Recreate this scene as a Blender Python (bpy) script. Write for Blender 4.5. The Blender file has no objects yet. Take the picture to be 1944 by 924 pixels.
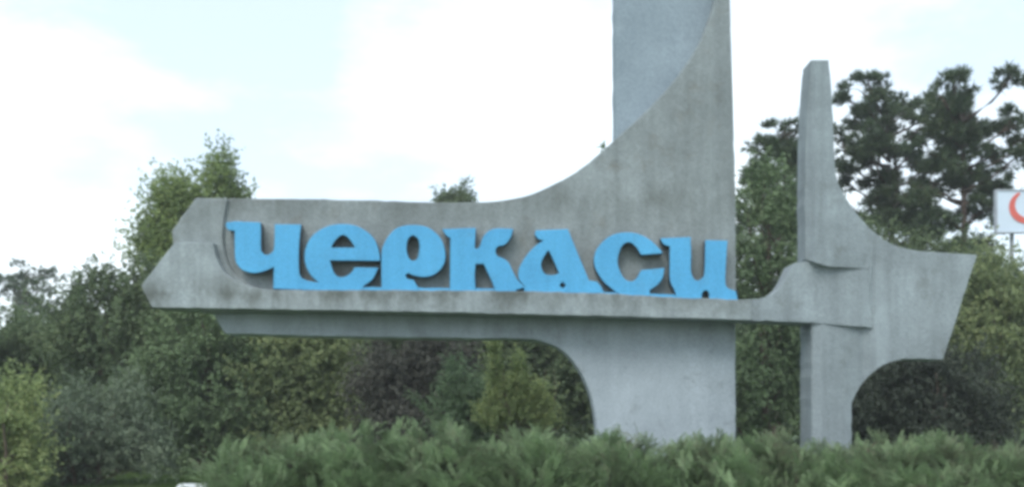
import bpy, bmesh, math, random
import numpy as np
from mathutils import Vector, Matrix

scene = bpy.context.scene
C = scene.collection
random.seed(7)
rng = np.random.default_rng(11)
R = math.radians

# ------------------------------------------------------------------ camera
F = 2000.0            # focal length in photo pixels (photo 1944 x 924)
HY = 780.0            # horizon row in the photo
CAMZ = 1.6
cam_d = bpy.data.cameras.new("camera")
cam_d.sensor_width = 36.0
cam_d.lens = 36.0 * F / 1944.0
cam_d.shift_y = (HY - 462.0) / 1944.0
cam_d.clip_start = 0.1
cam_d.clip_end = 3000.0
cam_d.dof.use_dof = True
cam_d.dof.focus_distance = 17.6
cam_d.dof.aperture_fstop = 4.0
cam = bpy.data.objects.new("camera", cam_d)
cam.location = (0, 0, CAMZ)
cam.rotation_euler = (R(90), 0, 0)
C.objects.link(cam)
scene.camera = cam

# ------------------------------------------------------------------ light
SUN_EL, SUN_AZ = R(50), R(-158)      # azimuth measured from +Y (view direction) towards +X (right)
world = bpy.data.worlds.new("World")
scene.world = world
world.use_nodes = True
nt = world.node_tree
nt.nodes.clear()
def N(nt, t, **kw):
    n = nt.nodes.new(t)
    for k, v in kw.items():
        if k.startswith('i_'):
            n.inputs[k[2:].replace('_', ' ')].default_value = v
        else:
            setattr(n, k, v)
    return n
L = nt.links.new
sky = N(nt, 'ShaderNodeTexSky', sky_type='NISHITA', sun_disc=False, sun_elevation=SUN_EL,
        sun_rotation=SUN_AZ, altitude=100.0, air_density=1.0, dust_density=2.2, ozone_density=1.0)
tc = N(nt, 'ShaderNodeTexCoord')
mp = N(nt, 'ShaderNodeMapping')
mp.inputs['Scale'].default_value = (2.6, 2.6, 6.0)
mp.inputs['Location'].default_value = (3.2, 0.35, 0.2)
nz = N(nt, 'ShaderNodeTexNoise')
nz.inputs['Scale'].default_value = 1.0
nz.inputs['Detail'].default_value = 7.0
nz.inputs['Roughness'].default_value = 0.58
rp = N(nt, 'ShaderNodeValToRGB')
rp.color_ramp.elements[0].position = 0.40
rp.color_ramp.elements[1].position = 0.60
rp.color_ramp.elements[0].color = (0.45, 0.45, 0.45, 1)
rp.color_ramp.elements[1].color = (0.93, 0.93, 0.93, 1)
mx = N(nt, 'ShaderNodeMix', data_type='RGBA')
mx.inputs['B'].default_value = (6.0, 6.7, 7.1, 1)
bg = N(nt, 'ShaderNodeBackground')
bg.inputs['Strength'].default_value = 0.125
wo = N(nt, 'ShaderNodeOutputWorld')
L(tc.outputs['Generated'], mp.inputs['Vector']); L(mp.outputs[0], nz.inputs['Vector'])
L(nz.outputs['Fac'], rp.inputs[0]); L(rp.outputs[0], mx.inputs['Factor'])
L(sky.outputs[0], mx.inputs['A']); L(mx.outputs['Result'], bg.inputs['Color'])
L(bg.outputs[0], wo.inputs[0])

sun_d = bpy.data.lights.new("sun", 'SUN')
sun_d.energy = 1.0
sun_d.angle = R(30)
sun_d.color = (1.0, 0.97, 0.92)
sun = bpy.data.objects.new("sun", sun_d)
C.objects.link(sun)
to_sun = Vector((math.sin(SUN_AZ) * math.cos(SUN_EL), math.cos(SUN_AZ) * math.cos(SUN_EL), math.sin(SUN_EL)))
sun.rotation_euler = to_sun.to_track_quat('Z', 'Y').to_euler()

vs = scene.view_settings
vs.view_transform = 'Standard'
vs.look = 'None'
vs.gamma = 1.0
vs.use_curve_mapping = False
vs.exposure = 0.9
scene.cycles.pixel_filter_type = 'BLACKMAN_HARRIS'
scene.cycles.filter_width = 3.9
scene.cycles.max_bounces = 6
scene.cycles.use_denoising = True

# ------------------------------------------------------------------ helpers
def P(px, py, Y):
    return Vector(((px - 972.0) / F * Y, Y, CAMZ + (HY - py) / F * Y))

def tag(o, label=None, cat=None, group=None, kind=None):
    if label: o['label'] = label
    if cat: o['category'] = cat
    if group: o['group'] = group
    if kind: o['kind'] = kind
    return o

def empty(name, loc):
    o = bpy.data.objects.new(name, None)
    o.location = loc
    o.empty_display_size = 0.3
    C.objects.link(o)
    return o

def link(name, me, mat, parent=None):
    o = bpy.data.objects.new(name, me)
    C.objects.link(o)
    if mat is not None:
        for m in (mat if isinstance(mat, (list, tuple)) else [mat]):
            me.materials.append(m)
    if parent: o.parent = parent
    return o

def np_mesh(name, V, Fq, mat, parent=None, loc=(0, 0, 0), smooth=False):
    """V (n,3); Fq (m,k) faces of k corners"""
    V = np.asarray(V, dtype=np.float32) - np.asarray(loc, dtype=np.float32)
    Fq = np.asarray(Fq, dtype=np.int32)
    me = bpy.data.meshes.new(name)
    me.vertices.add(len(V)); me.vertices.foreach_set('co', V.ravel())
    m, k = Fq.shape
    me.loops.add(m * k); me.loops.foreach_set('vertex_index', Fq.ravel())
    me.polygons.add(m)
    me.polygons.foreach_set('loop_start', np.arange(0, m * k, k, dtype=np.int32))
    me.polygons.foreach_set('loop_total', np.full(m, k, dtype=np.int32))
    me.polygons.foreach_set('use_smooth', np.full(m, smooth, dtype=bool))
    me.update(calc_edges=True)
    return link(name, me, mat, parent)

def unit(a):
    return a / np.maximum(np.linalg.norm(a, axis=-1, keepdims=True), 1e-6)

# ------------------------------------------------------------------ materials
def mat_base(name):
    m = bpy.data.materials.new(name)
    m.use_nodes = True
    t = m.node_tree
    for n in list(t.nodes): t.nodes.remove(n)
    out = N(t, 'ShaderNodeOutputMaterial')
    return m, t, out

def ramp(t, stops):
    r = N(t, 'ShaderNodeValToRGB')
    e = r.color_ramp.elements
    while len(e) < len(stops): e.new(0.5)
    for i, (p, c) in enumerate(stops):
        e[i].position = p
        e[i].color = (*c, 1) if len(c) == 3 else c
    return r

def concrete(name, light, dark, stain=(0.10, 0.11, 0.09), streak=0.55, stain_amt=0.5, band=None):
    m, t, out = mat_base(name)
    l = t.links.new
    tc = N(t, 'ShaderNodeTexCoord')
    b = N(t, 'ShaderNodeBsdfPrincipled')
    b.inputs['Roughness'].default_value = 0.9
    # large mottling
    n1 = N(t, 'ShaderNodeTexNoise'); n1.inputs['Scale'].default_value = 1.1; n1.inputs['Detail'].default_value = 8; n1.inputs['Roughness'].default_value = 0.65
    l(tc.outputs['Object'], n1.inputs['Vector'])
    r1 = ramp(t, [(0.3, dark), (0.68, light)])
    l(n1.outputs['Fac'], r1.inputs[0])
    # vertical run-off streaks
    mp = N(t, 'ShaderNodeMapping'); mp.inputs['Scale'].default_value = (5.5, 5.5, 0.45)
    l(tc.outputs['Object'], mp.inputs['Vector'])
    n2 = N(t, 'ShaderNodeTexNoise'); n2.inputs['Scale'].default_value = 1.0; n2.inputs['Detail'].default_value = 6; n2.inputs['Roughness'].default_value = 0.6
    l(mp.outputs[0], n2.inputs['Vector'])
    r2 = ramp(t, [(0.42, (0, 0, 0)), (0.72, (1, 1, 1))])
    l(n2.outputs['Fac'], r2.inputs[0])
    mu = N(t, 'ShaderNodeMath', operation='MULTIPLY'); mu.inputs[1].default_value = streak
    l(r2.outputs[0], mu.inputs[0])
    m1 = N(t, 'ShaderNodeMix', data_type='RGBA')
    l(mu.outputs[0], m1.inputs['Factor']); l(r1.outputs[0], m1.inputs['A'])
    m1.inputs['B'].default_value = (*[0.62 * c for c in dark], 1)
    # lichen / dirt blotches
    n3 = N(t, 'ShaderNodeTexNoise'); n3.inputs['Scale'].default_value = 2.6; n3.inputs['Detail'].default_value = 9; n3.inputs['Roughness'].default_value = 0.7
    l(tc.outputs['Object'], n3.inputs['Vector'])
    r3 = ramp(t, [(0.55, (0, 0, 0)), (0.78, (1, 1, 1))])
    l(n3.outputs['Fac'], r3.inputs[0])
    mu3 = N(t, 'ShaderNodeMath', operation='MULTIPLY'); mu3.inputs[1].default_value = stain_amt
    l(r3.outputs[0], mu3.inputs[0])
    m2 = N(t, 'ShaderNodeMix', data_type='RGBA')
    l(mu3.outputs[0], m2.inputs['Factor']); l(m1.outputs['Result'], m2.inputs['A'])
    m2.inputs['B'].default_value = (*stain, 1)
    if band:
        # run-off dirt hanging from an edge: (z where it starts, z where it is strongest, z where it ends, streak frequency, strength)
        z0, z1, z2, fr, amt = band
        sx = N(t, 'ShaderNodeSeparateXYZ'); l(tc.outputs['Object'], sx.inputs[0])
        mr = N(t, 'ShaderNodeMapRange'); mr.inputs['From Min'].default_value = z0; mr.inputs['From Max'].default_value = z2
        l(sx.outputs['Z'], mr.inputs['Value'])
        k1 = (z1 - z0) / (z2 - z0)
        rb = ramp(t, [(0.0, (0, 0, 0)), (k1, (1, 1, 1)), (1.0, (0, 0, 0))])
        l(mr.outputs[0], rb.inputs[0])
        mb_ = N(t, 'ShaderNodeMapping'); mb_.inputs['Scale'].default_value = (fr, fr, 0.9)
        l(tc.outputs['Object'], mb_.inputs['Vector'])
        nb = N(t, 'ShaderNodeTexNoise'); nb.inputs['Scale'].default_value = 1.0; nb.inputs['Detail'].default_value = 7; nb.inputs['Roughness'].default_value = 0.68
        l(mb_.outputs[0], nb.inputs['Vector'])
        r5 = ramp(t, [(0.40, (0, 0, 0)), (0.62, (1, 1, 1))]); l(nb.outputs['Fac'], r5.inputs[0])
        q1 = N(t, 'ShaderNodeMath', operation='MULTIPLY'); l(rb.outputs[0], q1.inputs[0]); l(r5.outputs[0], q1.inputs[1])
        q2 = N(t, 'ShaderNodeMath', operation='MULTIPLY'); l(q1.outputs[0], q2.inputs[0]); q2.inputs[1].default_value = amt
        m5 = N(t, 'ShaderNodeMix', data_type='RGBA'); l(q2.outputs[0], m5.inputs['Factor']); l(m2.outputs['Result'], m5.inputs['A'])
        m5.inputs['B'].default_value = (0.10, 0.115, 0.105, 1)
        m2 = m5
    # fine grain
    n4 = N(t, 'ShaderNodeTexNoise'); n4.inputs['Scale'].default_value = 34; n4.inputs['Detail'].default_value = 6
    l(tc.outputs['Object'], n4.inputs['Vector'])
    r4 = ramp(t, [(0.3, (0.80, 0.80, 0.80)), (0.7, (1.14, 1.14, 1.14))])
    l(n4.outputs['Fac'], r4.inputs[0])
    m3 = N(t, 'ShaderNodeMix', data_type='RGBA', blend_type='MULTIPLY')
    m3.inputs['Factor'].default_value = 1.0
    l(m2.outputs['Result'], m3.inputs['A']); l(r4.outputs[0], m3.inputs['B'])
    l(m3.outputs['Result'], b.inputs['Base Color'])
    ad = N(t, 'ShaderNodeMath', operation='ADD')
    l(n4.outputs['Fac'], ad.inputs[0]); l(n1.outputs['Fac'], ad.inputs[1])
    bp = N(t, 'ShaderNodeBump'); bp.inputs['Strength'].default_value = 0.5; bp.inputs['Distance'].default_value = 0.02
    l(ad.outputs[0], bp.inputs['Height']); l(bp.outputs[0], b.inputs['Normal'])
    l(b.outputs[0], out.inputs[0])
    return m

def foliage(name, cols, trans=0.32, rough=0.6, scale=0.55):
    """cols: list of leaf colours picked at random leaf by leaf, drifting slowly over the crown"""
    m, t, out = mat_base(name)
    l = t.links.new
    g = N(t, 'ShaderNodeNewGeometry')
    tc = N(t, 'ShaderNodeTexCoord')
    n1 = N(t, 'ShaderNodeTexNoise'); n1.inputs['Scale'].default_value = scale; n1.inputs['Detail'].default_value = 3
    l(tc.outputs['Object'], n1.inputs['Vector'])
    s = N(t, 'ShaderNodeMath', operation='MULTIPLY_ADD'); s.inputs[1].default_value = 2.2; s.inputs[2].default_value = -0.6
    l(n1.outputs['Fac'], s.inputs[0])
    mixf = N(t, 'ShaderNodeMix', data_type='FLOAT'); mixf.inputs['Factor'].default_value = 0.5
    l(s.outputs[0], mixf.inputs['A']); l(g.outputs['Random Per Island'], mixf.inputs['B'])
    k = len(cols)
    r = ramp(t, [(0.15 + 0.7 * i / max(1, k - 1), c) for i, c in enumerate(cols)])
    l(mixf.outputs['Result'], r.inputs[0])
    b = N(t, 'ShaderNodeBsdfPrincipled'); b.inputs['Roughness'].default_value = rough
    b.inputs['Specular IOR Level'].default_value = 0.3
    l(r.outputs[0], b.inputs['Base Color'])
    tr = N(t, 'ShaderNodeBsdfTranslucent')
    l(r.outputs[0], tr.inputs['Color'])
    ms = N(t, 'ShaderNodeMixShader'); ms.inputs[0].default_value = trans
    l(b.outputs[0], ms.inputs[1]); l(tr.outputs[0], ms.inputs[2]); l(ms.outputs[0], out.inputs[0])
    return m

def simple(name, col, rough=0.6, var=0.12, scale=6.0, bump=0.0, metallic=0.0):
    m, t, out = mat_base(name)
    l = t.links.new
    tc = N(t, 'ShaderNodeTexCoord')
    n1 = N(t, 'ShaderNodeTexNoise'); n1.inputs['Scale'].default_value = scale; n1.inputs['Detail'].default_value = 7
    l(tc.outputs['Object'], n1.inputs['Vector'])
    r = ramp(t, [(0.3, [c * (1 - var) for c in col]), (0.7, [min(1, c * (1 + var)) for c in col])])
    l(n1.outputs['Fac'], r.inputs[0])
    b = N(t, 'ShaderNodeBsdfPrincipled'); b.inputs['Roughness'].default_value = rough; b.inputs['Metallic'].default_value = metallic
    l(r.outputs[0], b.inputs['Base Color'])
    if bump:
        bp = N(t, 'ShaderNodeBump'); bp.inputs['Strength'].default_value = bump; bp.inputs['Distance'].default_value = 0.02
        l(n1.outputs['Fac'], bp.inputs['Height']); l(bp.outputs[0], b.inputs['Normal'])
    l(b.outputs[0], out.inputs[0])
    return m

M_PANEL = concrete('weathered_concrete', (0.296, 0.343, 0.355), (0.178, 0.208, 0.212), stain=(0.140, 0.130, 0.103), stain_amt=0.6, streak=0.4, band=(4.75, 5.18, 5.6, 2.4, 0.6))
M_LEDGE = concrete('ledge_concrete', (0.357, 0.415, 0.436), (0.232, 0.275, 0.287), stain_amt=0.7, streak=0.55, band=(3.10, 3.55, 3.95, 1.7, 0.95))
M_LEG = concrete('pale_concrete', (0.410, 0.477, 0.521), (0.286, 0.337, 0.372), stain_amt=0.6, streak=0.16, band=(2.4, 3.0, 3.5, 3.0, 0.3))
M_WING = concrete('grey_concrete', (0.312, 0.370, 0.396), (0.204, 0.242, 0.258), stain_amt=0.6, streak=0.4)
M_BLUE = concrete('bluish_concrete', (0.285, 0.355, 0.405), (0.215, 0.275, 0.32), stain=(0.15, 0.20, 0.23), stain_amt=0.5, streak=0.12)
M_PAINT = concrete('blue_letter_paint', (0.10, 0.42, 0.72), (0.08, 0.35, 0.62), stain=(0.10, 0.27, 0.42), stain_amt=0.45, streak=0.25)
M_LSIDE = simple('shaded_letter_edge', (0.07, 0.085, 0.09), rough=0.85, var=0.3)  # dark sides: contact shadow round each letter put into the colour
M_BARK = simple('brown_bark', (0.11, 0.085, 0.065), rough=0.95, var=0.4, scale=9, bump=0.6)
M_PBARK = simple('pine_bark', (0.10, 0.075, 0.06), rough=0.95, var=0.4, scale=7, bump=0.6)

# ------------------------------------------------------------------ ground
def ground_mat():
    m, t, out = mat_base('lawn')
    l = t.links.new
    tc = N(t, 'ShaderNodeTexCoord')
    n1 = N(t, 'ShaderNodeTexNoise'); n1.inputs['Scale'].default_value = 0.6; n1.inputs['Detail'].default_value = 9; n1.inputs['Roughness'].default_value = 0.7
    n2 = N(t, 'ShaderNodeTexNoise'); n2.inputs['Scale'].default_value = 40; n2.inputs['Detail'].default_value = 5
    l(tc.outputs['Object'], n1.inputs['Vector']); l(tc.outputs['Object'], n2.inputs['Vector'])
    r = ramp(t, [(0.3, (0.05, 0.085, 0.03)), (0.6, (0.08, 0.13, 0.045)), (0.8, (0.12, 0.12, 0.06))])
    l(n1.outputs['Fac'], r.inputs[0])
    b = N(t, 'ShaderNodeBsdfPrincipled'); b.inputs['Roughness'].default_value = 0.95
    l(r.outputs[0], b.inputs['Base Color'])
    bp = N(t, 'ShaderNodeBump'); bp.inputs['Strength'].default_value = 0.8; bp.inputs['Distance'].default_value = 0.05
    l(n2.outputs['Fac'], bp.inputs['Height']); l(bp.outputs[0], b.inputs['Normal'])
    l(b.outputs[0], out.inputs[0])
    return m
g = np_mesh('ground', [(-1200, -600, 0), (1200, -600, 0), (1200, 1500, 0), (-1200, 1500, 0)], [(0, 1, 2, 3)], ground_mat())
tag(g, 'flat green lawn stretching away behind the junipers', kind='structure')

# ------------------------------------------------------------------ monument
def smooth_path(pts, sub=5, closed=True):
    """points (x,y) are curve points, (x,y,1) are corners; Catmull-Rom between"""
    n = len(pts)
    res = []
    for i in range(n):
        p1, p2 = pts[i], pts[(i + 1) % n]
        p0 = pts[i - 1] if len(p1) == 2 else p1
        p3 = pts[(i + 2) % n] if len(p2) == 2 else p2
        res.append((p1[0], p1[1]))
        if len(p1) == 3 and len(p2) == 3: continue
        for k in range(1, sub):
            u = k / sub
            q = []
            for a in (0, 1):
                m1 = (p2[a] - p0[a]) * 0.5
                m2 = (p3[a] - p1[a]) * 0.5
                h = (2*u**3 - 3*u*u + 1)*p1[a] + (u**3 - 2*u*u + u)*m1 + (-2*u**3 + 3*u*u)*p2[a] + (u**3 - u*u)*m2
                q.append(h)
            res.append(tuple(q))
    return res

def slab(name, pts, Y, thick, mat, parent, folds=(), f=None, bevel=0.02, sub=5, chip=0.45):
    """solid slab: an outline (photo pixels, seen at distance Y), folded along vertical lines, extruded back"""
    loc = parent.location
    path = smooth_path(pts, sub)
    fine = []
    jr = random.Random(len(name) * 131 + int(Y * 100))
    for (xa, ya), (xb, yb) in zip(path, path[1:] + path[:1]):
        k = max(1, int(math.hypot(xb - xa, yb - ya) / 14))
        for q in range(k):
            u = q / k
            jj = chip if q else chip * 0.5
            fine.append((xa + (xb - xa) * u + jr.gauss(0, jj), ya + (yb - ya) * u + jr.gauss(0, jj)))
    path = fine
    bm = bmesh.new()
    vs_ = [bm.verts.new(P(x, y, Y)) for x, y in path]
    bm.faces.new(vs_)
    for x in folds:
        wx = P(x, 0, Y).x
        bmesh.ops.bisect_plane(bm, geom=bm.verts[:] + bm.edges[:] + bm.faces[:], plane_co=(wx, Y, 0), plane_no=(1, 0, 0), dist=2e-3)
    ret = bmesh.ops.extrude_face_region(bm, geom=bm.faces[:])
    back = [e for e in ret['geom'] if isinstance(e, bmesh.types.BMVert)]
    bset = set(back)
    for v in bm.verts:
        if v in bset:
            v.co.y = Y + thick
        elif f:
            px = v.co.x / Y * F + 972.0
            py = HY - (v.co.z - CAMZ) / Y * F
            v.co = P(px, py, Y + f(px, py))
    bmesh.ops.recalc_face_normals(bm, faces=bm.faces[:])
    bmesh.ops.translate(bm, verts=bm.verts[:], vec=-loc)
    me = bpy.data.meshes.new(name)
    bm.to_mesh(me); bm.free()
    o = link(name, me, mat, parent)
    if bevel:
        b = o.modifiers.new('bevel', 'BEVEL'); b.width = bevel; b.segments = 2; b.limit_method = 'ANGLE'; b.angle_limit = R(40)
    return o

def lerp_table(tab):
    xs = [a for a, _ in tab]; ys = [b for _, b in tab]
    return lambda px, py: float(np.interp(px, xs, ys))

mon = empty('monument', P(1260, HY + CAMZ * F / 18.1, 18.1))
tag(mon, 'large grey concrete entry monument with tall curved pylon and blue Cyrillic letters behind the junipers', 'monument')

# face of the sign, sweeping up into the pylon
slab('panel', [(372, 376, 1), (600, 377, 1), (820, 384, 1), (905, 384), (985, 375), (1045, 353), (1105, 318), (1165, 267), (1235, 203), (1290, 140),
               (1330, 76), (1358, 0), (1372, -90), (1378, -200, 1), (1383, -200, 1), (1386, 0, 1), (1390, 130), (1394, 260), (1397, 400, 1), (1397, 600, 1), (380, 592, 1),
               (330, 470, 1), (326, 438, 1)], 17.85, 0.42, M_PANEL, mon,
     folds=(1310, 1352), f=lerp_table([(1310, 0), (1352, 0.01), (1397, 0.09)]), bevel=0.03)
# bluish rear slab of the pylon
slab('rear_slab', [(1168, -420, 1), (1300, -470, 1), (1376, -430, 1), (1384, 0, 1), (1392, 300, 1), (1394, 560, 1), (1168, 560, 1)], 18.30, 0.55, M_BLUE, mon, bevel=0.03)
# raised left end of the sign
slab('end_block', [(371, 375, 1), (432, 376, 1), (424, 425), (424, 465), (436, 505), (462, 533), (505, 552, 1), (505, 570, 1), (335, 570, 1), (329, 462, 1), (325, 438, 1)],
     17.77, 0.45, M_PANEL, mon, bevel=0.03)
# ledge: block at the left, the long shelf under the word, the curved bracket at the right
slab('ledge', [(268, 541, 1), (331, 460, 1), (405, 460, 1), (411, 490), (430, 520), (458, 538), (492, 547), (520, 550, 1), (720, 550, 1), (990, 552, 1), (1160, 557, 1),
               (1300, 565, 1), (1395, 568, 1), (1428, 567, 1), (1428, 608, 1),
               (1330, 604, 1), (1000, 596, 1), (600, 588, 1), (288, 583, 1)],
     17.50, 0.68, M_LEDGE, mon, folds=(440, 580), f=lerp_table([(268, 0.09), (440, 0.07), (580, 0.0)]), bevel=0.02)
slab('bracket', [(1428, 567, 1), (1444, 566), (1466, 558), (1484, 543), (1496, 522), (1507, 499, 1), (1545, 494, 1), (1656, 494, 1), (1656, 622, 1), (1600, 617, 1), (1540, 612, 1), (1428, 608, 1)],
     17.502, 0.64, M_WING, mon, folds=(1600, 1640), f=lerp_table([(1600, 0.0), (1640, 0.003), (1656, 0.03)]), bevel=0.008, sub=7)
# beam under the ledge running into the broad leg
leg_y = 980
slab('leg', [(398, 585, 1), (1397, 585, 1), (1397, leg_y, 1), (1140, leg_y, 1), (1134, 850), (1130, 790), (1118, 740), (1094, 694), (1062, 661), (1012, 643, 1), (700, 640, 1), (428, 633, 1)],
     18.10, 0.55, M_LEG, mon, folds=(1290, 1345), f=lerp_table([(1290, 0), (1345, 0.03), (1397, 0.12)]), bevel=0.025)
# right-hand column with its ridge and curved shoulder
slab('column', [(1540, 114, 1), (1573, 114, 1), (1578, 165), (1582, 240), (1587, 330), (1600, 364), (1624, 402), (1650, 432, 1), (1650, 510, 1), (1640, 509, 1), (1570, 505, 1),
                (1548, 498, 1), (1529, 492, 1), (1529, 340), (1531, 230), (1535, 165)], 17.50, 0.50, M_WING, mon,
     folds=(1549,), f=lerp_table([(1529, 0.02), (1549, -0.16), (1640, 0.004), (1650, 0.007)]), bevel=0.005)
def wing_f(px, py):
    lo = float(np.interp(px, [1520, 1561, 1600, 1638, 1664, 1725, 1855], [0.12, 0.012, 0.07, 0.16, 0.01, 0.03, -0.10]))
    hi = float(np.interp(px, [1520, 1561, 1650, 1725, 1855], [0.12, 0.012, 0.006, 0.03, -0.10]))
    k = min(1, max(0, (py - 575) / 40.0))
    return hi * (1 - k) + lo * k
slab('wing', [(1650, 432, 1), (1672, 450), (1703, 467), (1742, 476, 1), (1855, 484, 1), (1825, 575, 1), (1790, 682, 1), (1718, 680, 1), (1684, 689), (1655, 708), (1633, 733), (1617, 764, 1),
              (1617, 985, 1), (1541, 985, 1), (1541, 600, 1), (1650, 600, 1)], 17.50, 0.7, M_WING, mon,
     folds=(1561, 1600, 1638, 1664, 1725), f=wing_f, bevel=0.005)

# letters -------------------------------------------------------------
LET = [
 ('blue letter Ч, first of the word', (420, 400), [[(58,130,1),(150,118,1),(425,128,1),(432,180),(432,400),(450,460),(497,487),(545,465),(580,410),(588,150,1),(872,152,1),(850,400),(850,650),(880,735),(960,772,1),(1090,790,1),(1090,868,1),(570,850,1),(580,612,1),(490,652),(370,680),(250,655),(180,590),(152,500),(150,250),(142,215,1),(85,210),(52,165)]]),
 ('blue letter Е, second of the word', (570, 410), [[(872,488,1),(862,390),(820,270),(740,180),(620,112),(480,90),(330,105),(190,170),(100,265),(52,400),(60,530),(120,650),(225,745,1),(225,815,1),(690,815,1),(690,765,1),(790,690),(852,568,1),(600,564,1),(560,620),(500,662),(440,672),(390,650),(350,580),(322,482,1)],
   [(335,348,1),(375,275),(435,217),(480,207),(535,245),(605,348,1)]]),
 ('blue letter Р, third of the word', (710, 410), [[(85,815,1),(85,420),(110,310),(170,210),(265,128),(420,100),(580,122),(690,200),(752,290),(780,410),(770,510),(720,590),(640,648),(540,665),(440,650),(378,622,1),(342,650),(368,690,1),(432,700,1),(470,765,1),(500,815,1)],
   [(440,215),(490,260),(502,350),(480,460),(430,492),(380,460),(355,370),(365,270),(400,220)]]),
 ('blue letter К, fourth of the word', (830, 410), [[(58,145,1),(420,130,1),(408,345,1),(430,362),(468,335),(500,240),(560,170),(650,138),(832,142,1),(800,240),(740,312),(660,335),(637,390),(660,440),(720,465),(780,510),(830,610),(880,700),(960,785,1),(960,825,1),(640,825,1),(605,720,1),(510,522,1),(420,522,1),(408,640,1),(420,820,1),(140,820,1),(145,240,1),(100,210)]]),
 ('blue letter А, fifth of the word', (960, 420), [[(330,102,1),(680,85,1),(765,295),(880,570),(912,650,1),(1000,662,1),(1045,715,1),(1080,785,1),(110,770,1),(110,745,1),(210,715,1),(152,640),(140,560),(170,470),(250,350),(340,262),(422,213,1),(360,192),(325,150)],
   [(465,312,1),(505,380),(588,570,1),(520,592),(430,577),(387,500),(400,420)], [(625,665),(660,700),(625,735),(590,700)]]),
 ('blue letter С, sixth of the word', (1110, 430), [[(852,290,1),(620,308,1),(572,230),(520,182),(470,170),(410,210),(370,300),(360,400),(390,500),(440,575),(500,602),(560,580),(620,480,1),(872,455,1),(852,560),(792,640),(710,695,1),(720,755,1),(400,750,1),(300,680),(200,590),(122,460),(105,350),(140,240),(230,140),(340,82),(470,65),(600,86),(720,150),(810,235)]]),
 ('blue letter И, last of the word', (1220, 430), [[(198,130,1),(525,115,1),(530,300),(527,480),(560,572),(610,592),(660,560),(682,480),(690,150,1),(930,155,1),(915,350),(905,600),(930,670),(1020,708,1),(1045,808,1),(730,800,1),(730,725),(690,697),(652,725),(648,795,1),(380,785,1),(350,690),(302,580),(300,350),(300,215,1),(230,190)]]),
]
YL, TL = 17.60, 0.22
def letter(label, org, loops):
    cu = bpy.data.curves.new('letter', 'CURVE')
    cu.dimensions = '2D'; cu.fill_mode = 'BOTH'
    cu.extrude = TL / 2 - 0.012; cu.bevel_depth = 0.012; cu.bevel_resolution = 1
    cu.offset = -0.006
    for lp in loops:
        path = smooth_path(lp, 5)
        sp = cu.splines.new('POLY')
        sp.points.add(len(path) - 1)
        for q, (x, y) in zip(sp.points, path):
            w = P(org[0] + x / 5.775, org[1] + y / 5.775, YL)
            q.co = (w.x, w.z, 0, 1)
        sp.use_cyclic_u = True
    tmp = bpy.data.objects.new('letter_curve', cu)
    C.objects.link(tmp)
    dg = bpy.context.evaluated_depsgraph_get()
    me = bpy.data.meshes.new_from_object(tmp.evaluated_get(dg))
    bpy.data.objects.remove(tmp); bpy.data.curves.remove(cu)
    # curve lies in XY facing +Z: stand it up so that it faces -Y
    me.transform(Matrix.Translation(Vector((0, YL + TL / 2, 0)) - mon.location) @ Matrix.Rotation(R(90), 4, 'X'))
    me.name = 'letter'
    o = link('letter', me, None, mon)
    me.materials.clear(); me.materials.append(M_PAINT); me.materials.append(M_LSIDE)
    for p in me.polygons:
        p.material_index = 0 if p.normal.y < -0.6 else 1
    o['label'] = label
    return o
for a in LET: letter(*a)
# thin painted strip that joins the feet of the letters
slab('baseline_strip', [(575, 543, 1), (720, 545, 1), (990, 548, 1), (1112, 552, 1), (1300, 560, 1), (1300, 572, 1), (990, 560, 1), (575, 556, 1)], 17.61, 0.12, M_PAINT, mon, bevel=0.006)

# ------------------------------------------------------------------ trees
class MB:
    def __init__(self): self.v = []; self.f = []
    def tube(self, pts, rad, seg=7):
        pts = [Vector(p) for p in pts]
        n = len(pts); b0 = len(self.v)
        for i, p in enumerate(pts):
            d = (pts[min(i + 1, n - 1)] - pts[max(i - 1, 0)]).normalized()
            a = d.orthogonal().normalized(); b = d.cross(a)
            for k in range(seg):
                t = 2 * math.pi * k / seg
                self.v.append(tuple(p + (a * math.cos(t) + b * math.sin(t)) * rad[i]))
        for i in range(n - 1):
            for k in range(seg):
                k2 = (k + 1) % seg
                self.f.append((b0 + i * seg + k, b0 + i * seg + k2, b0 + (i + 1) * seg + k2, b0 + (i + 1) * seg + k))
    def build(self, name, mat, parent, loc, smooth=True):
        return np_mesh(name, self.v, self.f, mat, parent, loc, smooth)

def leaf_quads(cen, dirs, length, width, curl=0.25, face=None):
    """leaves: kite-shaped quads folded a little along the midrib"""
    n = len(cen)
    r = unit(rng.normal(size=(n, 3))) if face is None else unit(face + rng.normal(scale=0.42, size=(n, 3)))
    side = unit(np.cross(dirs, r)); nor = np.cross(side, dirs)
    Lh = (length * rng.uniform(0.7, 1.3, n))[:, None]; W = (width * rng.uniform(0.7, 1.3, n))[:, None]
    v0 = cen; v2 = cen + dirs * Lh - nor * Lh * curl
    mid = cen + dirs * Lh * 0.45
    v1 = mid + side * W * 0.5 + nor * W * 0.15; v3 = mid - side * W * 0.5 + nor * W * 0.15
    V = np.stack([v0, v1, v2, v3], 1).reshape(-1, 3)
    Fq = np.arange(n * 4).reshape(n, 4)
    return V, Fq

def limb_points(a, b, sag=0.15, n=5):
    a, b = np.array(a), np.array(b)
    pts = []
    for i in range(n):
        u = i / (n - 1)
        p = a * (1 - u) + b * u
        p[2] += -sag * math.sin(math.pi * u) * np.linalg.norm(b - a) * 0.5
        p[:2] += rng.normal(scale=0.04, size=2) * np.linalg.norm(b - a) * (0 < i < n - 1)
        pts.append(tuple(p))
    return pts

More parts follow.
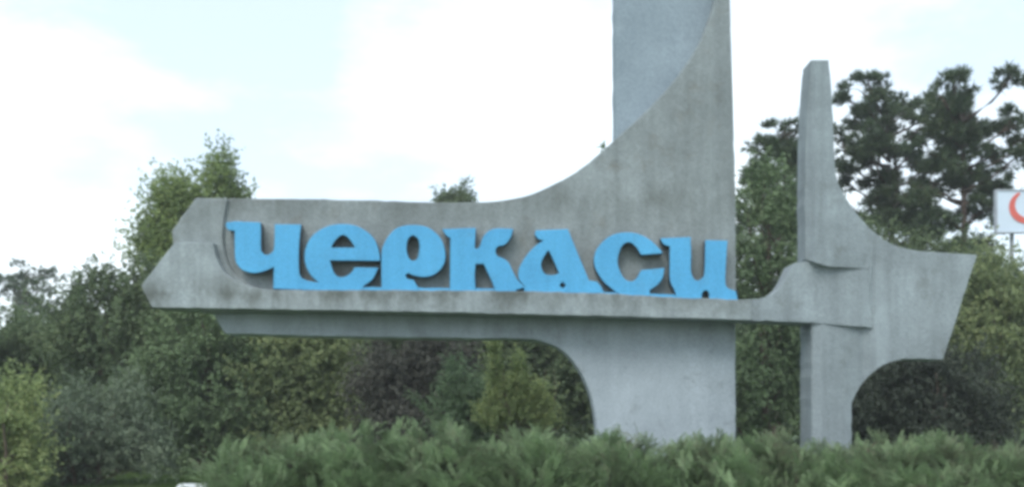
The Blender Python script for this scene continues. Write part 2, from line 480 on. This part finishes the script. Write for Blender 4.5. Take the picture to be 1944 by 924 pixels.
def broadleaf(name, label, cat, px, Y, blobs, mat, leaf=(0.15, 0.075), dens=1.0, up=0.5, spread=0.9, twig=0.55, group=None,
              trunk=0.12, bark=None, clump=0.45, shell=0.45, depth=0.8, stems=1, droop=0.0):
    leaf = (leaf[0] * 0.72, leaf[1] * 0.80)
    base = np.array([(px - 972.0) / F * Y, Y, 0.0])
    root = empty(name, tuple(base))
    tag(root, label, cat, group)
    cls = []
    for (cx, cy, rx, ry) in blobs:
        c = np.array(P(cx, cy, Y)); rx_, rz_ = rx / F * Y, ry / F * Y
        ry_ = rx_ * depth
        n = max(5, int(dens * 6.5 * rx_ * rz_ / (clump ** 2)))
        d = unit(rng.normal(size=(n, 3))) * (rng.uniform(0, 1, n) ** shell)[:, None]
        p = c + d * np.array([rx_, ry_, rz_])
        p[:, 2] = np.maximum(p[:, 2], 0.15)
        cls.append(np.concatenate([p, np.repeat(c[None], n, 0)], 1))
    cls = np.concatenate(cls)
    n = len(cls)
    # twigs
    T = 13
    st = np.repeat(cls[:, :3], T, 0) + rng.normal(scale=clump * 0.42, size=(n * T, 3))
    outw = unit(np.repeat(cls[:, :3] - cls[:, 3:], T, 0) + 1e-3)
    td = unit(outw * spread + np.array([0, 0, up]) + rng.normal(scale=0.55, size=(n * T, 3)))
    tl = twig * rng.uniform(0.5, 1.25, n * T)
    K = 11
    u = np.tile(np.linspace(0.05, 1.0, K), n * T)
    s2 = np.repeat(st, K, 0); d2 = np.repeat(td, K, 0); l2 = np.repeat(tl, K)
    cen = s2 + d2 * (u * l2)[:, None] + rng.normal(scale=leaf[0] * 0.35, size=(len(u), 3))
    cen[:, 2] -= droop * (u ** 2) * l2
    cen[:, 2] = np.maximum(cen[:, 2], 0.03)
    ld = unit(d2 * 0.6 + rng.normal(scale=0.6, size=cen.shape) + np.array([0, 0, -0.1 - droop]))
    face = unit(unit(cen - np.repeat(np.repeat(cls[:, :3], T, 0), K, 0)) * 0.7 + np.repeat(np.repeat(unit(cls[:, :3] - cls[:, 3:] + 1e-3), T, 0), K, 0) * 0.5 + np.array([0, 0, 0.7]))
    V, Fq = leaf_quads(cen, ld, leaf[0], leaf[1], face=face)
    np_mesh('crown', V, Fq, mat, root, base)
    # trunk and limbs
    mb = MB()
    top = cls[:, 2].max(); cxm = cls[:, 0].mean()
    for s in range(stems):
        off = np.array([rng.uniform(-.5, .5), rng.uniform(-.4, .4), 0]) * (stems > 1)
        a = base + off + np.array([0, 0, -0.05]); b = np.array([cxm + off[0] * 2, Y + off[1] * 2, top * 0.86])
        tp = [tuple(a * (1 - q) + b * q + np.append(rng.normal(scale=0.06, size=2), 0) * (q > 0)) for q in np.linspace(0, 1, 7)]
        mb.tube(tp, [trunk * (1 - 0.8 * q) for q in np.linspace(0, 1, 7)], 8)
        for i in rng.choice(n, min(n, 16), replace=False):
            c = cls[i, :3]
            q = min(0.9, max(0.12, (c[2] - 0.25 * abs(c[0] - cxm)) / max(top, .5) * 0.72))
            a2 = np.array(tp[0]) * (1 - q) + np.array(tp[-1]) * q
            mb.tube(limb_points(a2, c), [trunk * 0.34 * (1 - 0.8 * k / 4) for k in range(5)], 5)
    mb.build('trunk', bark or M_BARK, root, base)
    return root

def needle_tufts(pos, dirs, nn, length, width, spread=0.9):
    n = len(pos)
    p = np.repeat(pos, nn, 0); d = np.repeat(dirs, nn, 0)
    nd = unit(d * 0.75 + rng.normal(scale=spread * 0.6, size=p.shape))
    L_ = (length * rng.uniform(0.7, 1.2, len(p)))[:, None]
    side = unit(np.cross(nd, rng.normal(size=p.shape))) * width * 0.5
    V = np.stack([p - side, p + side, p + nd * L_], 1).reshape(-1, 3)
    return V, np.arange(len(V)).reshape(-1, 3)

def pine(name, label, px_base, px_top, top_y, Y, clumps, mat, group=None, trunk=0.2, dens=1.0):
    base = np.array([(px_base - 972.0) / F * Y, Y, 0.0])
    root = empty(name, tuple(base)); tag(root, label, 'pine tree', group)
    topp = np.array(P(px_top, top_y, Y))
    tp = [base + np.array([0, 0, -0.05])] + [base * (1 - q) + topp * q + np.append(rng.normal(scale=0.10, size=2), 0) for q in (0.2, 0.4, 0.6, 0.8)] + [topp]
    tr = [trunk * (1 - 0.85 * q) for q in (0, .2, .4, .6, .8, 1)]
    mb = MB(); mb.tube([tuple(p) for p in tp], tr, 9)
    pos = []; drs = []
    for (cx, cy, r) in clumps:
        c = np.array(P(cx, cy, Y)); rr = 1.36 * r / F * Y
        c[1] += rng.uniform(-1.0, 1.0) * 1.3
        subs = c + rng.normal(size=(4, 3)) * rr * np.array([0.62, 0.62, 0.42])
        n = int(dens * 34 * (rr / 0.45) ** 1.8) + 8
        q = unit(rng.normal(size=(n, 3))) * (rng.uniform(0, 1, n) ** 0.5)[:, None] * np.array([rr * 0.68, rr * 0.68, rr * 0.40]) + (subs - c)[rng.integers(0, 4, n)]
        pos.append(c + q)
        drs.append(unit(q * 1.2 / rr + np.array([0, 0, 0.55]) + rng.normal(scale=0.3, size=q.shape)))
        # branch reaching the clump from lower down the trunk
        h = min(max(c[2] - 0.35 * math.hypot(c[0] - base[0], c[1] - Y) - 0.2, 0.25 * topp[2]), topp[2] * 0.97)
        a = base * (1 - h / topp[2]) + topp * (h / topp[2])
        lp = limb_points(a, c, 0.12)
        mb.tube(lp, [trunk * 0.30 * (1 - 0.75 * k / 4) for k in range(5)], 5)
        for k in range(5):
            e = c + q[k] * 0.9
            mb.tube([lp[-2], tuple((np.array(lp[-1]) + e) / 2), tuple(e)], [trunk * 0.1, trunk * 0.07, trunk * 0.04], 4)
    pos = np.concatenate(pos); drs = np.concatenate(drs)
    V, Fq = needle_tufts(pos, drs, 18, 0.27, 0.046)
    np_mesh('crown', V, Fq, mat, root, base)
    mb.build('trunk', M_PBARK, root, base)
    return root

F_POP = foliage('poplar_leaves', [(0.141, 0.199, 0.089), (0.227, 0.308, 0.116), (0.322, 0.396, 0.142)], 0.4)
F_DARK = foliage('dark_leaves', [(0.086, 0.127, 0.067), (0.123, 0.175, 0.088), (0.175, 0.223, 0.111)], 0.3)
F_OLIVE = foliage('olive_leaves', [(0.105, 0.156, 0.081), (0.149, 0.218, 0.109), (0.229, 0.305, 0.159)], 0.32)
F_OLIVE2 = foliage('yellowing_leaves', [(0.151, 0.200, 0.100), (0.222, 0.280, 0.130), (0.341, 0.385, 0.182)], 0.35)
F_YEL = foliage('yellow_green_leaves', [(0.185, 0.256, 0.111), (0.284, 0.356, 0.153), (0.414, 0.457, 0.204)], 0.4)
F_SILV = foliage('grey_green_leaves', [(0.096, 0.132, 0.089), (0.150, 0.199, 0.131), (0.218, 0.265, 0.179)], 0.25)
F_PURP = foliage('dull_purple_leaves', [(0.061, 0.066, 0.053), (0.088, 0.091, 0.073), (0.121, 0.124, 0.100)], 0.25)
F_SHADE = foliage('shaded_green_leaves', [(0.04, 0.052, 0.038), (0.058, 0.075, 0.052), (0.085, 0.105, 0.075)], 0.25)  # leaf green darkened for the shade under the right wing
F_BLUE = foliage('blue_green_leaves', [(0.103, 0.162, 0.092), (0.147, 0.224, 0.122), (0.191, 0.270, 0.147)], 0.3)
F_PINE = foliage('pine_needles', [(0.053, 0.087, 0.051), (0.076, 0.118, 0.065), (0.113, 0.151, 0.074)], 0.2)
F_JUN = foliage('juniper_needles', [(0.153, 0.138, 0.088), (0.146, 0.207, 0.113), (0.214, 0.321, 0.159), (0.291, 0.398, 0.197)], 0.3, scale=1.4)

# far woodland that closes the view, one mass
def woodland():
    nb = 150
    cs = []
    X = np.linspace(-48, 48, nb)
    prof_x = [-60, -26, -22, -16, -12, 10, 12, 24, 34, 60]
    prof_h = [6, 6.0, 6.3, 7.0, 8.3, 8.5, 8.8, 9.3, 8.0, 7]
    cen = []; out = []
    for x in X:
        h = float(np.interp(x, prof_x, prof_h)) * rng.uniform(0.82, 1.02)
        y = 52 + rng.uniform(-4, 5)
        n = 420
        d = unit(rng.normal(size=(n, 3))) * (rng.uniform(0, 1, n) ** 0.4)[:, None]
        cen.append(np.array([x, y, h * 0.52]) + d * np.array([1.5, 1.5, h * 0.48])); out.append(d)
    cen = np.concatenate(cen); out = np.concatenate(out)
    ld = unit(out * 0.5 + rng.normal(scale=0.7, size=cen.shape))
    V, Fq = leaf_quads(cen, ld, 0.75, 0.5)
    o = np_mesh('woodland', V, Fq, F_DARK)
    tag(o, 'dark mass of woodland closing the view far behind the monument', 'woodland', kind='stuff')
woodland()

# --- left side
broadleaf('poplar_tree', 'pale green tree with upright feathery sprays rising above the left end of the sign', 'tree', 372, 31,
          [(412, 358, 20, 48), (332, 388, 22, 40), (445, 392, 22, 24), (294, 436, 17, 30), (375, 420, 58, 44), (284, 478, 16, 26), (345, 510, 70, 66), (345, 640, 100, 105)],
          F_POP, leaf=(0.24, 0.09), dens=1.25, up=1.25, spread=0.5, twig=0.8, clump=0.42, trunk=0.2, shell=0.6)
broadleaf('broadleaf_tree', 'dense dark green tree left of the sign, sloping up towards the pale feathery tree', 'tree', 225, 28,
          [(250, 566, 62, 50), (195, 575, 50, 45), (130, 612, 62, 44), (215, 680, 130, 110), (320, 690, 90, 110), (230, 800, 140, 100)],
          F_DARK, leaf=(0.17, 0.09), dens=1.0, trunk=0.2, clump=0.5)
broadleaf('broadleaf_tree', 'dark broad tree at the far left edge under the distant pine', 'tree', 25, 30,
          [(30, 668, 95, 54), (-40, 670, 80, 70), (80, 710, 100, 85), (-20, 770, 130, 100)],
          F_DARK, leaf=(0.18, 0.095), dens=0.95, trunk=0.2, clump=0.55)
pine('pine_tree', 'small distant pine on the skyline at the far left', 50, 50, 515, 62,
     [(50, 522, 20), (28, 535, 20), (74, 536, 20), (20, 552, 18), (52, 548, 24), (88, 552, 18), (50, 572, 36), (15, 570, 20), (85, 572, 20)], F_PINE, dens=0.45)
broadleaf('leafy_shrub', 'yellow-green shrub at the left edge in front of the dark trees', 'shrub', 10, 20.5,
          [(15, 790, 55, 70), (-30, 860, 80, 80), (40, 875, 45, 65)], F_YEL, leaf=(0.13, 0.06), up=0.9, clump=0.32, twig=0.45, trunk=0.05, stems=4, dens=0.9)
broadleaf('leafy_shrub', 'grey-green loose shrub beside the yellow-green one at the left, above the lawn', 'shrub', 165, 22.4,
          [(130, 805, 70, 60), (220, 800, 75, 60), (100, 865, 60, 55), (200, 858, 90, 40), (300, 858, 60, 34), (100, 905, 60, 26), (165, 902, 45, 24)], F_SILV, leaf=(0.15, 0.05), up=0.45, clump=0.36, trunk=0.035, stems=5, dens=0.85)
broadleaf('broadleaf_tree', 'brownish olive tree under the left end of the long beam', 'tree', 400, 26.5,
          [(390, 640, 80, 90), (330, 720, 90, 90), (430, 740, 110, 100), (370, 850, 110, 65)], F_OLIVE, leaf=(0.15, 0.085), dens=0.95, trunk=0.16, clump=0.45)
broadleaf('broadleaf_tree', 'yellowing olive tree under the beam, left of the dark purple bush', 'tree', 590, 27,
          [(590, 660, 95, 110), (520, 720, 90, 90), (630, 740, 58, 110), (560, 830, 110, 70)], F_OLIVE2, leaf=(0.14, 0.08), dens=1.0, trunk=0.16, clump=0.42, up=0.3)
broadleaf('broadleaf_tree', 'dark olive tree seen through the arch beside the broad leg', 'tree', 1010, 31,
          [(930, 620, 110, 120), (1060, 650, 110, 120), (1000, 740, 150, 90), (1120, 740, 90, 100), (800, 620, 110, 90)], F_DARK, leaf=(0.18, 0.1), dens=0.85, trunk=0.2, clump=0.55)
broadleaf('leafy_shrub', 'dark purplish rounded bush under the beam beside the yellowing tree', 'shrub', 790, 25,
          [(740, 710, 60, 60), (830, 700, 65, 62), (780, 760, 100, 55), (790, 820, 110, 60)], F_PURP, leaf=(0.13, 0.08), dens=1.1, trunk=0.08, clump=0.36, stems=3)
broadleaf('leafy_shrub', 'small blue-green shrub between the purplish bush and the yellow shrub', 'shrub', 880, 22.5,
          [(885, 745, 42, 45), (850, 785, 50, 40), (920, 800, 50, 45)], F_BLUE, leaf=(0.11, 0.05), dens=0.9, trunk=0.04, clump=0.28, twig=0.35, stems=3)
broadleaf('leafy_shrub', 'bright yellow-green shrub with upright shoots under the beam, left of the arch', 'shrub', 975, 21.5,
          [(937, 680, 6, 36), (942, 725, 9, 30), (985, 708, 8, 34), (990, 745, 16, 30), (955, 760, 20, 30), (1018, 765, 12, 30), (985, 785, 34, 28), (940, 795, 38, 28), (1030, 800, 22, 28)], F_YEL, leaf=(0.10, 0.042), dens=0.75, up=1.5, spread=0.3, trunk=0.025, clump=0.17, twig=0.30, stems=5)
broadleaf('conifer_tree', 'dark treetop just peeking over the top edge of the sign', 'tree', 868, 46,
[(878, 372, 10, 14), (872, 388, 22, 14), (848, 394, 16, 9), (868, 410, 40, 24), (868, 480, 60, 60), (868, 600, 70, 90)], F_DARK, leaf=(0.26, 0.1), dens=1.0, up=0.5, twig=0.4, trunk=0.2, clump=0.45)

# --- right side
broadleaf('broadleaf_tree', 'olive green tree filling the gap between the tall pylon and the right column', 'tree', 1455, 27,
          [(1440, 410, 48, 75), (1495, 430, 45, 70), (1425, 520, 60, 90), (1490, 560, 70, 100), (1450, 690, 85, 110), (1440, 790, 95, 70)], F_OLIVE, leaf=(0.17, 0.085), dens=0.9, trunk=0.16, clump=0.46, up=0.5)
pine('pine_tree', 'thin pine close behind the left side of the right column', 1475, 1490, 236, 35,
     [(1464, 266, 20), (1492, 256, 24), (1520, 240, 18), (1436, 310, 22), (1446, 336, 20), (1492, 290, 22), (1474, 328, 16), (1510, 330, 20), (1428, 362, 20), (1470, 382, 26), (1500, 376, 22), (1432, 400, 22), (1480, 425, 36), (1530, 300, 22), (1540, 380, 26), (1425, 440, 26), (1465, 345, 22), (1440, 285, 16), (1420, 335, 14), (1450, 420, 26), (1510, 410, 26), (1500, 320, 22)],
     F_PINE, trunk=0.2, dens=0.9)
pine('pine_tree', 'open-crowned pine just right of the column with sky between its boughs', 1690, 1690, 215, 37,
     [(1668, 172, 16), (1630, 188, 20), (1600, 190, 14), (1698, 190, 22), (1725, 205, 20), (1608, 226, 24), (1640, 224, 20), (1612, 270, 26), (1646, 268, 24), (1690, 228, 16), (1604, 308, 24), (1634, 318, 22), (1660, 300, 18), (1712, 262, 18),
      (1694, 292, 16), (1728, 300, 20), (1680, 345, 18), (1655, 345, 16), (1712, 350, 18), (1680, 392, 22), (1720, 400, 26), (1650, 385, 16), (1735, 440, 30), (1700, 440, 26), (1670, 432, 22), (1625, 290, 22), (1620, 345, 18), (1660, 235, 16), (1640, 205, 14), (1735, 250, 18), (1712, 320, 18), (1742, 360, 20), (1655, 265, 18), (1748, 225, 16), (1745, 285, 16), (1740, 330, 18), (1752, 400, 22), (1700, 375, 18), (1640, 420, 22)],
     F_PINE, trunk=0.2, dens=1.05)
pine('pine_tree', 'tallest dark pine at the right with a dense crown above the wing', 1826, 1826, 215, 34,
     [(1783, 172, 24), (1890, 163, 20), (1868, 190, 20), (1765, 212, 22), (1800, 212, 26), (1838, 205, 30), (1882, 216, 28), (1790, 255, 28), (1830, 250, 30), (1870, 255, 30), (1905, 250, 24), (1930, 272, 18), (1912, 290, 20), (1772, 300, 26),
      (1815, 300, 28), (1862, 300, 28), (1895, 320, 22), (1760, 348, 26), (1800, 350, 28), (1848, 352, 26), (1884, 358, 22), (1770, 402, 28), (1812, 410, 24), (1846, 408, 26), (1876, 398, 18), (1790, 450, 32), (1850, 455, 34), (1895, 345, 14)],
     F_PINE, trunk=0.22, dens=1.25)
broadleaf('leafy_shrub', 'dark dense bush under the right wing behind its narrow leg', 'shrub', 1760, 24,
          [(1690, 740, 85, 65), (1790, 750, 95, 75), (1730, 800, 130, 60), (1870, 790, 75, 60)], F_SHADE, leaf=(0.13, 0.075), dens=1.1, trunk=0.08, clump=0.38, stems=4)
broadleaf('broadleaf_tree', 'bright olive tree rising behind the right tip of the wing', 'tree', 1880, 28,
          [(1880, 548, 52, 60), (1845, 610, 60, 70), (1920, 610, 70, 90), (1870, 710, 90, 100)], F_OLIVE2, leaf=(0.17, 0.08), dens=0.85, trunk=0.14, clump=0.45, up=0.7)
broadleaf('broadleaf_tree', 'dark green tree at the right edge below the billboard', 'tree', 1990, 30,
          [(1985, 590, 80, 75), (2030, 640, 110, 120), (1960, 730, 100, 100)], F_DARK, leaf=(0.18, 0.09), dens=0.9, trunk=0.18, clump=0.5)
broadleaf('broadleaf_tree', 'dark undergrowth tree between the pines behind the wing', 'tree', 1720, 32,
          [(1640, 500, 90, 60), (1750, 510, 110, 60), (1700, 620, 160, 120), (1560, 620, 90, 130)], F_DARK, leaf=(0.19, 0.1), dens=0.8, trunk=0.18, clump=0.55)

# ------------------------------------------------------------------ billboard
def box(mb_v, mb_f, x0, x1, y0, y1, z0, z1):
    b = len(mb_v)
    for x in (x0, x1):
        for y in (y0, y1):
            for z in (z0, z1): mb_v.append((x, y, z))
    for q in ((0, 1, 3, 2), (4, 6, 7, 5), (0, 4, 5, 1), (2, 3, 7, 6), (0, 2, 6, 4), (1, 5, 7, 3)):
        mb_f.append(tuple(b + i for i in q))
YB = 31.0
bl = np.array(P(1893, 440, YB)); tr_ = np.array(P(2035, 362, YB))
bb = empty('billboard', ((bl[0] + tr_[0]) / 2, YB, 0)); tag(bb, 'pale blue billboard with a red crescent emblem at the right edge beyond the pines', 'billboard')
loc = np.array(bb.location)
v, f = [], []; box(v, f, bl[0], tr_[0], YB, YB + 0.12, bl[2], tr_[2]); np_mesh('board', v, f, simple('pale_blue_print', (0.58, 0.68, 0.78), 0.95, 0.03, 1.5), bb, loc)
v, f = [], []
t_ = 0.035
box(v, f, bl[0] - t_, tr_[0] + t_, YB - 0.03, YB + 0.15, tr_[2], tr_[2] + t_); box(v, f, bl[0] - t_, tr_[0] + t_, YB - 0.03, YB + 0.15, bl[2] - t_, bl[2])
box(v, f, bl[0] - t_, bl[0], YB - 0.028, YB + 0.148, bl[2], tr_[2]); box(v, f, tr_[0], tr_[0] + t_, YB - 0.028, YB + 0.148, bl[2], tr_[2])
np_mesh('frame', v, f, simple('white_metal', (0.42, 0.46, 0.50), 0.7), bb, loc)
for fx in (0.25, 0.75):
    x = bl[0] * (1 - fx) + tr_[0] * fx
    mb = MB(); mb.tube([(x, YB + 0.25, 0), (x, YB + 0.25, tr_[2])], [0.06, 0.06], 10); mb.build('post', simple('grey_steel', (0.3, 0.32, 0.33), 0.5), bb, loc)
# crescent
v, f = [], []
ns = 28
for i in range(ns + 1):
    u = i / ns
    a = R(115 + 235 * u)
    w = 0.5 * math.sin(math.pi * min(1, u * 0.9 + 0.06)) ** 0.8
    ro, ri = 33.0, 33.0 - 22 * w - 2
    for r_ in (ro, ri):
        q = P(1949 + r_ * math.cos(a), 393 - r_ * math.sin(a) * 0.95, YB - 0.02)
        v.append(tuple(q)); v.append((q.x, q.y + 0.018, q.z))
for i in range(ns):
    b = 4 * i
    f += [(b, b + 4, b + 6, b + 2), (b, b + 1, b + 5, b + 4), (b + 2, b + 6, b + 7, b + 3)]
np_mesh('emblem', v, f, simple('red_print', (0.60, 0.12, 0.09), 0.5, 0.1), bb, loc)

# ------------------------------------------------------------------ kerbstone, weeds and grass
kx = P(367, 920, 20.0)
bm = bmesh.new()
bmesh.ops.create_cube(bm, size=1.0, matrix=Matrix.Diagonal((0.62, 0.3, 0.24, 1)))
for vv in bm.verts:
    if vv.co.z > 0: vv.co.x *= 0.9; vv.co.y *= 0.8
bmesh.ops.bevel(bm, geom=bm.edges[:], offset=0.03, segments=3, affect='EDGES')
for vv in bm.verts: vv.co += Vector((random.uniform(-.006, .006), random.uniform(-.006, .006), random.uniform(-.006, .006)))
me = bpy.data.meshes.new('kerbstone'); bm.to_mesh(me); bm.free()
k = link('kerbstone', me, simple('whitewashed_stone', (0.62, 0.66, 0.68), 0.85, 0.15, 8, 0.4)); k.location = (kx.x, 20.0, 0.11)
k.rotation_euler = (0, 0, R(6)); tag(k, 'whitewashed kerbstone on the lawn at the left end of the junipers', 'kerbstone')

n = 26000
gx = rng.uniform(-11, -4.5, n); gy = rng.uniform(18.5, 27, n)
cen = np.stack([gx, gy, np.zeros(n)], 1)
ld = unit(np.array([0, 0, 1.0]) + rng.normal(scale=0.35, size=(n, 3)))
V, Fq = needle_tufts(cen, ld, 2, 0.09, 0.014, 0.4)
tag(np_mesh('grass', V, Fq, foliage('grass_blades', [(0.06, 0.11, 0.03), (0.10, 0.17, 0.05), (0.15, 0.2, 0.07)], 0.35)), 'short green grass on the lawn at the lower left', 'grass', kind='stuff')

wp = np.array(P(1147, 283, 17.95))
n = 16
cen = np.repeat(wp[None], n, 0) + rng.normal(scale=0.012, size=(n, 3))
ld = unit(np.array([-0.35, 0, 1.0]) + rng.normal(scale=0.55, size=(n, 3)))
V, Fq = leaf_quads(cen, ld, 0.15, 0.045)
tag(np_mesh('weed', V - wp, Fq, F_BLUE), 'tiny weed rooted on the curved top edge beside the pylon', 'weed').location = tuple(wp)

# ------------------------------------------------------------------ juniper bushes
def frond_templates(k=8):
    out = []
    for _ in range(k):
        tri = []
        Lf = 0.55
        n = 13
        for i in range(n):
            u = (i + 0.6) / n
            c = np.array([0, Lf * u, 0.16 * Lf * math.sin(u * 2.2) - 0.10 * Lf * u * u])
            s = -1 if i % 2 else 1
            bl_ = 0.19 * (1 - 0.62 * u) * random.uniform(0.8, 1.2)
            d = unit(np.array([s * 0.75, 0.75, random.uniform(-0.15, 0.35)]))
            e = c + d * bl_
            wv = unit(np.cross(d, np.array([0, 0, 1.0]))) * 0.022
            up = np.array([0, 0, 0.011])
            tri += [c - wv * 0.6, c + wv * 0.6 + up, e]
            for q in (0.35, 0.7):
                c2 = c + d * bl_ * q
                d2 = unit(d + np.array([-s * 0.9, 0.4, random.uniform(0, 0.5)]))
                w2 = unit(np.cross(d2, np.array([0.1, 0.2, 1.0]))) * 0.015
                tri += [c2 - w2, c2 + w2, c2 + d2 * 0.075 * (1 - 0.4 * u)]
        out.append(np.array(tri))
    return out
FR = frond_templates()
def juniper(label, px, Y, rx, ry, H, m=300, per=17):
    H += 0.22
    base = np.array([(px - 972.0) / F * Y, Y, 0.0])
    root = empty('juniper_bush', tuple(base)); tag(root, label, 'juniper', 'spreading juniper bushes in front of the monument')
    lob = [(rng.uniform(-.55, .55), rng.uniform(-.6, .5), rng.uniform(.40, .70), rng.uniform(.76, 1.0)) for _ in range(9)] + [(0, 0.1, 0.85, 0.94)]
    pts = []; nrm = []
    while len(pts) < m:                       # arching shoots that carry the sprays
        lx, ly, lr, lh = lob[random.randrange(len(lob))]
        a = random.uniform(0, 2 * math.pi); r = math.sqrt(random.random())
        x, y = lx + lr * r * math.cos(a), ly + lr * r * math.sin(a)
        if x * x + y * y > 1.1: continue
        z = lh * H * (1 - r ** 2.4) ** 0.5 * (1 - 0.22 * (x * x + y * y))
        z *= random.uniform(0.6, 1.0) ** 0.5
        pts.append((x * rx, y * ry, max(0.06, z - 0.16)))
        nrm.append((0.9 * r * math.cos(a) + 0.6 * x + random.gauss(0, .45), 0.9 * r * math.sin(a) + 0.6 * y + random.gauss(0, .45), random.uniform(0.3, 0.8)))
    pts = np.array(pts); nrm = unit(np.array(nrm))
    Vs = []
    for i in range(m):
        ax = nrm[i]; Lp = random.uniform(0.35, 0.70)
        for k in range(per):
            u = (k + random.random()) / per
            p = pts[i] + ax * Lp * (u - 0.75) + np.array([0, 0, -0.10 * u * u]) + rng.normal(scale=0.035, size=3)
            d = unit(ax + rng.normal(scale=0.36, size=3) * (1.15 - 0.6 * u) + np.array([0, 0, 0.12]))
            s = unit(np.cross(d, np.array([0, 0, 1.0]) + rng.normal(scale=0.25, size=3)))
            w = np.cross(s, d)
            T = FR[random.randrange(len(FR))] * random.uniform(0.26, 0.46) * (1.1 - 0.3 * u)
            Vs.append(p + T[:, :1] * s + T[:, 1:2] * d + T[:, 2:] * w)
    V = np.concatenate(Vs)
    np_mesh('foliage', V, np.arange(len(V)).reshape(-1, 3), F_JUN, root)
    mb = MB()
    for i in rng.choice(m, 40, replace=False):
        mb.tube(limb_points((rng.normal(scale=.1), rng.normal(scale=.1), 0), pts[i], -0.2, 5), [0.03, 0.026, 0.02, 0.014, 0.006], 5)
    mb.build('stem', M_BARK, root, (0, 0, 0))
    return root
for a in [('juniper at the left end of the row, beside the whitewashed kerbstone', 505, 14.8, 1.0, 2.0, 1.22),
          ('juniper in front of the yellowing tree, second from the left', 655, 15.4, 1.25, 2.2, 1.46),
          ('juniper in front of the dark purplish bush', 830, 15.7, 1.35, 2.3, 1.46),
          ('juniper in front of the bright yellow-green shrub', 1010, 15.5, 1.3, 2.2, 1.44),
          ('juniper in front of the left half of the broad leg', 1185, 15.2, 1.25, 2.2, 1.32),
          ('juniper in front of the right half of the broad leg', 1350, 15.2, 1.2, 2.2, 1.32),
          ('juniper in front of the dark gap between the two legs', 1490, 15.4, 1.2, 2.2, 1.32),
          ('juniper in front of the narrow right leg', 1640, 15.0, 1.25, 2.2, 1.22),
          ('juniper below the right tip of the wing', 1800, 15.2, 1.25, 2.2, 1.27),
          ('juniper cut off by the right edge of the picture', 1960, 15.0, 1.2, 2.1, 1.20)]:
    juniper(*a)

# ------------------------------------------------------------------ thin haze, added to lift the dark tones of the trees
m, t, out = mat_base('thin_haze')
pv = N(t, 'ShaderNodeVolumePrincipled')
pv.inputs['Color'].default_value = (0.93, 0.96, 1.0, 1)
pv.inputs['Density'].default_value = 0.0012
pv.inputs['Anisotropy'].default_value = 0.2
t.links.new(pv.outputs[0], out.inputs['Volume'])
v, f = [], []
box(v, f, -1300, 1300, -700, 1600, -1.0, 14.0)
tag(np_mesh('haze', v, f, m), 'faint added haze that lifts the dark tones behind the monument', kind='stuff')
